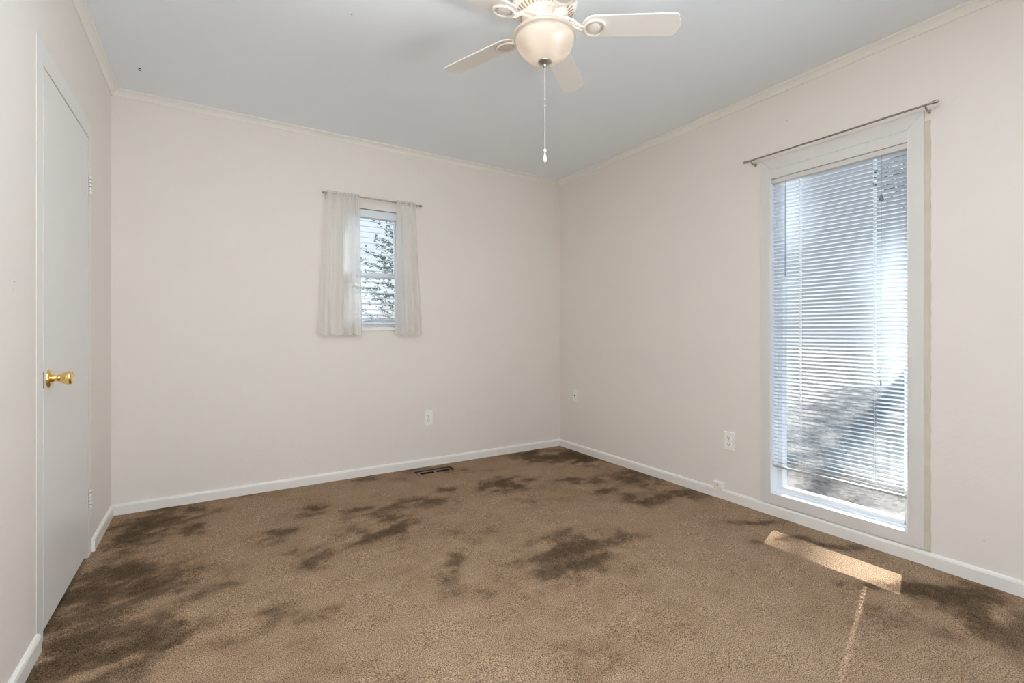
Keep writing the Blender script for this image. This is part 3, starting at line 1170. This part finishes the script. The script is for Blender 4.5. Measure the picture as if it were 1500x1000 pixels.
def build_fan():
    r = empty('ceiling_fan', (FX, FY, ZC))
    tag(r, 'white five-blade ceiling fan with a lit frosted bowl light', 'ceiling fan')
    Z = lambda z: z - ZC
    # motor housing against the ceiling: ribbed flared drum
    b = MB()
    b.lathe([(0.078, 0), (0.085, Z(2.425)), (0.095, Z(2.410)), (0.122, Z(2.387)), (0.127, Z(2.368)), (0.127, Z(2.332)), (0.121, Z(2.316)),
             (0.100, Z(2.302)), (0.080, Z(2.292)), (0.062, Z(2.286)), (0.056, Z(2.283))], 64)
    motor = b.build('motor_housing', M['fan'], r, smooth=True)
    b = MB()
    for k in range(40):
        a = 2 * pi * k / 40
        b.xf = Matrix.Rotation(a, 4, 'Z') @ Matrix.Translation((0.101, 0, Z(2.3015))) @ Matrix.Rotation(radians(-33), 4, 'Y')
        b.box(-0.011, 0.013, -0.0022, 0.0022, -0.0022, 0.0006)
    tag(b.build('vent_slots', M['fangroove'], motor), 'dark cooling slots')
    b = MB()
    for k in range(40):
        a = 2 * pi * k / 40
        b.xf = Matrix.Rotation(a, 4, 'Z')
        b.box(0.122, 0.1265, -0.0032, 0.0032, Z(2.366), Z(2.334))
    b.build('ribs', M['fan'], motor, bevel=0.001)
    # switch housing and fitter
    b = MB()
    b.lathe([(0.058, Z(2.284)), (0.056, Z(2.280)), (0.052, Z(2.276)), (0.052, Z(2.262)), (0.056, Z(2.255)), (0.056, Z(2.246)),
             (0.050, Z(2.240)), (0.050, Z(2.226)), (0.072, Z(2.224)), (0.074, Z(2.218)), (0.072, Z(2.213)), (0.01, Z(2.212))], 48)
    sh = b.build('switch_housing', M['fan'], r, smooth=True)
    b = MB().tube([(0, 0, Z(2.213)), (0, 0, Z(2.116))], 0.0035, 10)
    b.build('centre_rod', M['nickel'], sh, smooth=True)
    # lamps inside the bowl
    for k in range(2):
        a = radians((-62, 176)[k])
        cx, cy = 0.070 * cos(a), 0.070 * sin(a)
        b = MB()
        b.xf = Matrix.Translation((cx, cy, Z(2.174)))
        b.lathe([(0.009, 0.030), (0.011, 0.024), (0.015, 0.014), (0.019, 0.002), (0.019, -0.006), (0.014, -0.016), (0.004, -0.020)], 20)
        bulb = b.build('light_bulb', M['bulb'], r, smooth=True)
        ld = bpy.data.lights.new('lamp', 'POINT')
        ld.energy = 1.5
        ld.color = (1.0, 0.90, 0.79)
        ld.shadow_soft_size = 0.022
        lo = bpy.data.objects.new('lamp', ld)
        COL.objects.link(lo)
        lo.parent = r
        lo.location = (cx, cy, Z(2.172))
    # bowl: open at the top, thick glass with a rolled rim
    out = [(0.117, 2.220), (0.1215, 2.221), (0.1245, 2.217), (0.1245, 2.211), (0.121, 2.206), (0.1165, 2.2045), (0.114, 2.196), (0.112, 2.184), (0.107, 2.172),
           (0.099, 2.159), (0.088, 2.146), (0.074, 2.134), (0.058, 2.1245), (0.040, 2.118), (0.020, 2.1145), (0.004, 2.1135)]
    b = MB()
    b.lathe([(q, Z(z)) for q, z in out], 72, cap=False)
    bowl = b.build('glass_bowl', M['bowl'], r, smooth=True, fix=False)
    bowl.modifiers.remove(bowl.modifiers['edges'])
    tag(bowl, 'frosted glass bowl glowing from the bulbs')
    b = MB()
    b.lathe([(0.006, Z(2.118)), (0.0275, Z(2.116)), (0.027, Z(2.112)), (0.021, Z(2.108)), (0.012, Z(2.105)), (0.008, Z(2.103)),
             (0.0075, Z(2.097)), (0.0045, Z(2.092)), (0.002, Z(2.091))], 32)
    fin = b.build('finial', M['nickel'], r, smooth=True)
    # pull chain: beaded, with connectors and a teardrop fob
    b = MB()
    z = 2.090
    while z > 1.775:
        if not (1.935 < z < 1.968):
            b.xf = Matrix.Translation((0.0, 0, Z(z)))
            b.lathe([(0.0005, 0.0016), (0.0015, 0.0010), (0.0018, 0), (0.0015, -0.0010), (0.0005, -0.0016)], 8)
        z -= 0.0036
    b.xf = Matrix.Identity(4)
    b.tube([(0, 0, Z(2.092)), (0, 0, Z(1.765))], 0.0009, 6)
    chain = b.build('pull_chain', M['fan'], r, smooth=True)
    b = MB()
    for zc in (1.965, 1.940):
        b.xf = Matrix.Translation((0, 0, Z(zc)))
        b.lathe([(0.001, 0.006), (0.0032, 0.004), (0.0036, 0), (0.0032, -0.004), (0.001, -0.006)], 12)
    b.build('chain_connector', M['nickel'], chain, smooth=True)
    b = MB()
    b.xf = Matrix.Translation((0, 0, Z(1.765)))
    b.lathe([(0.002, 0.007), (0.0058, 0.004), (0.0065, 0), (0.0058, -0.004), (0.002, -0.008), (0.0018, -0.013), (0.0045, -0.018),
             (0.008, -0.029), (0.0088, -0.037), (0.0065, -0.043), (0.002, -0.046)], 20)
    b.build('chain_fob', M['fan'], chain, smooth=True)

    # blades: arm + medallion + board, five times
    def blade_parts(ang):
        pitch = radians(-11)
        base = Matrix.Rotation(ang, 4, 'Z')
        tip = base @ Matrix.Translation((0, 0, Z(2.250))) @ Matrix.Rotation(pitch, 4, 'X')
        # outline of the board (x outwards, y across)
        o_ = []
        for k in range(13):                       # rounded inner end
            a = pi / 2 + pi * k / 12
            o_.append((0.190 + 0.045 * cos(a), 0.052 * sin(a)))
        cr_ = 0.022
        xe, we = 0.535, 0.054
        for k in range(7):
            a = -pi / 2 + pi / 2 * k / 6
            o_.append((xe - 0.018 - cr_ + cr_ * cos(a), -we + cr_ + cr_ * sin(a)))
        for k in range(1, 6):                     # slightly bowed end
            t = k / 6
            y = -we + cr_ + (2 * we - 2 * cr_) * t
            o_.append((xe - 0.018 + 0.012 * sin(pi * t) + 0.006 * t, y))
        for k in range(7):
            a = pi / 2 * k / 6
            o_.append((xe - 0.012 - cr_ + cr_ * cos(a), we - cr_ + cr_ * sin(a)))
        b = MB()
        b.xf = tip
        b.prism(o_, 0.0, 0.0055)
        bl = b.build('blade', M['blade'], r, bevel=0.0012)
        # arm
        b = MB()
        b.xf = base
        pts = [(0.050, 0, Z(2.279)), (0.082, 0, Z(2.279)), (0.108, 0, Z(2.272)), (0.128, 0, Z(2.254)), (0.145, 0, Z(2.245)), (0.160, 0, Z(2.244))]
        for s in (-1, 1):
            b.tube([(x, s * (0.014 - 0.05 * max(0, x - 0.05)), z) for x, y, z in pts], [0.006, 0.006, 0.0055, 0.005, 0.005, 0.004], 10)
        b.xf = tip
        ring = []
        for k in range(29):
            a = 2 * pi * k / 28
            ring.append((0.195 + 0.040 * cos(a), 0.037 * sin(a), -0.007))
        b.tube(ring, 0.0052, 8)
        arm = b.build('blade_arm', M['fan'], r, smooth=True)
        b = MB()
        b.xf = tip @ Matrix.Translation((0.193, 0, 0)) @ Matrix.Scale(1.05, 4, (1, 0, 0))
        b.lathe([(0.024, -0.0005), (0.0235, -0.006), (0.020, -0.0095), (0.012, -0.0115), (0.002, -0.012)], 32)
        b.build('medallion', M['fan'], arm, smooth=True)

    for k in range(5):
        blade_parts(radians(-34 + 72 * k))


build_fan()

# ================================================================ OUTSIDE
b = MB()
b.add([(-40, -40, -0.28), (50, -40, -0.28), (50, 50, -0.28), (-40, 50, -0.28)], [(0, 1, 2, 3)])
struct(b.build('ground', M['ground']), 'leaf-strewn ground outside the tall window')


def leaf_cloud(b, centre, rad, n, size, rnd, flat=0.35):
    for _ in range(n):
        while True:
            p = Vector((rnd.uniform(-1, 1), rnd.uniform(-1, 1), rnd.uniform(-1, 1)))
            if p.length < 1:
                break
        p = Vector(centre) + Vector((p.x * rad[0], p.y * rad[1], p.z * rad[2]))
        u = Vector((rnd.gauss(0, 1), rnd.gauss(0, 1), rnd.gauss(0, flat))).normalized()
        w = u.cross(Vector((rnd.gauss(0, 1), rnd.gauss(0, 1), rnd.gauss(0, 1)))).normalized()
        s = size * rnd.uniform(.6, 1.3)
        u, w = u * s, w * s * .55
        b.add([tuple(p - u), tuple(p + w), tuple(p + u), tuple(p - w)], [(0, 1, 2, 3)])


def broad_tree():
    rnd = random.Random(11)
    D_ = 22.0
    z0 = -0.28
    r = empty('shade_tree', (2.75 + 0.955 * D_, 1.20 + 0.295 * D_, z0))
    tag(r, 'tall narrow tree across the yard beyond the tall window', 'tree')
    b = MB()
    P = lambda z, dx=0.0, dy=0.0: Vector((dx, dy + 0.14 * (15.1 - z) if z > 12 else dy + 0.434 * z / 12, z - z0))
    b.tube([P(z) for z in (-0.28, 2, 5, 8, 11, 12, 14, 14.8, 15.8, 17)], [0.28, 0.23, 0.2, 0.17, 0.14, 0.12, 0.07, 0.06, 0.05, 0.02], 14)
    for k in range(26):
        z = 5.5 + 0.42 * k
        a = k * 2.4
        L_ = 0.9 if z < 12.5 else 0.3
        p0 = P(z)
        p1 = p0 + Vector((cos(a) * L_ * .5, sin(a) * L_ * .5, 0.3))
        p2 = p0 + Vector((cos(a) * L_, sin(a) * L_, 0.4))
        b.tube([p0, p1, p2], [0.045, 0.025, 0.008], 8)
    b.build('trunk', M['bark'], r, smooth=True)
    b = MB()
    for c, rad, n in [(P(14.8), (.5, .15, .6), 340), (P(15.7), (.5, .30, .5), 520), (P(15.2, 0, .35), (.4, .28, .5), 60),
                      (P(16.4, 0, -.2), (.6, .6, .5), 200), (P(15.7, 0, -.5), (.4, .25, .5), 45), (P(14.1), (.3, .06, .3), 30), (P(14.35, 0, .10), (.3, .07, .38), 130),
                      (P(11.4), (1.1, 1.0, 1.3), 700), (P(9.2), (1.3, 1.3, 1.2), 750), (P(7.4), (1.2, 1.2, .9), 500)]:
        leaf_cloud(b, c, rad, n, 0.09, rnd)
    b.build('foliage', M['leaf'], r, fix=False)


broad_tree()


def conifer():
    rnd = random.Random(5)
    r = empty('spruce_tree', (3.86, 10.6, -0.28))
    tag(r, 'spruce tree seen through the small window', 'tree')
    b = MB().tube([(0, 0, 0), (0, 0, 3), (0.05, 0, 6.4)], [0.16, 0.1, 0.02], 10)
    b.build('trunk', M['bark'], r, smooth=True)
    b = MB()
    z = 0.6
    while z < 6.2:
        L_ = 1.9 * (1 - z / 6.7) ** .8 + 0.1
        for k in range(9):
            a = rnd.uniform(0, 2 * pi)
            l = L_ * rnd.uniform(.6, 1.1)
            for q in range(int(26 * l) + 6):
                t = rnd.uniform(.12, 1)
                p = Vector((cos(a) * l * t, sin(a) * l * t, z + 0.28 * l * t * t - 0.1 + rnd.gauss(0, .03)))
                p += Vector((rnd.gauss(0, .05), rnd.gauss(0, .05), 0)) * (1.2 - t * .6)
                d = Vector((cos(a) + rnd.gauss(0, .7), sin(a) + rnd.gauss(0, .7), rnd.gauss(0.1, .4))).normalized() * 0.10
                s = Vector((rnd.gauss(0, 1), rnd.gauss(0, 1), rnd.gauss(0, 1))).normalized() * 0.026
                b.add([tuple(p - s), tuple(p + d), tuple(p + s)], [(0, 1, 2)])
        z += 0.20
    b.build('foliage', M['needle'], r, fix=False)


conifer()


def house():
    r = empty('neighbour_house', (3.0, 17.0, -0.28))
    tag(r, 'pale low house in the distance beyond the small window', 'house')
    MB().box(-8, 8, 0, 6, 0, 1.7).build('wall', M['siding'], r)
    b = MB()
    b.add([(-8.4, -.4, 1.7), (8.4, -.4, 1.7), (8.4, 3, 2.6), (-8.4, 3, 2.6), (-8.4, 6.4, 1.7), (8.4, 6.4, 1.7)],
          [(0, 1, 2, 3), (3, 2, 5, 4), (0, 3, 4), (1, 5, 2), (0, 4, 5, 1)])
    b.build('roof', M['roofing'], r)


house()
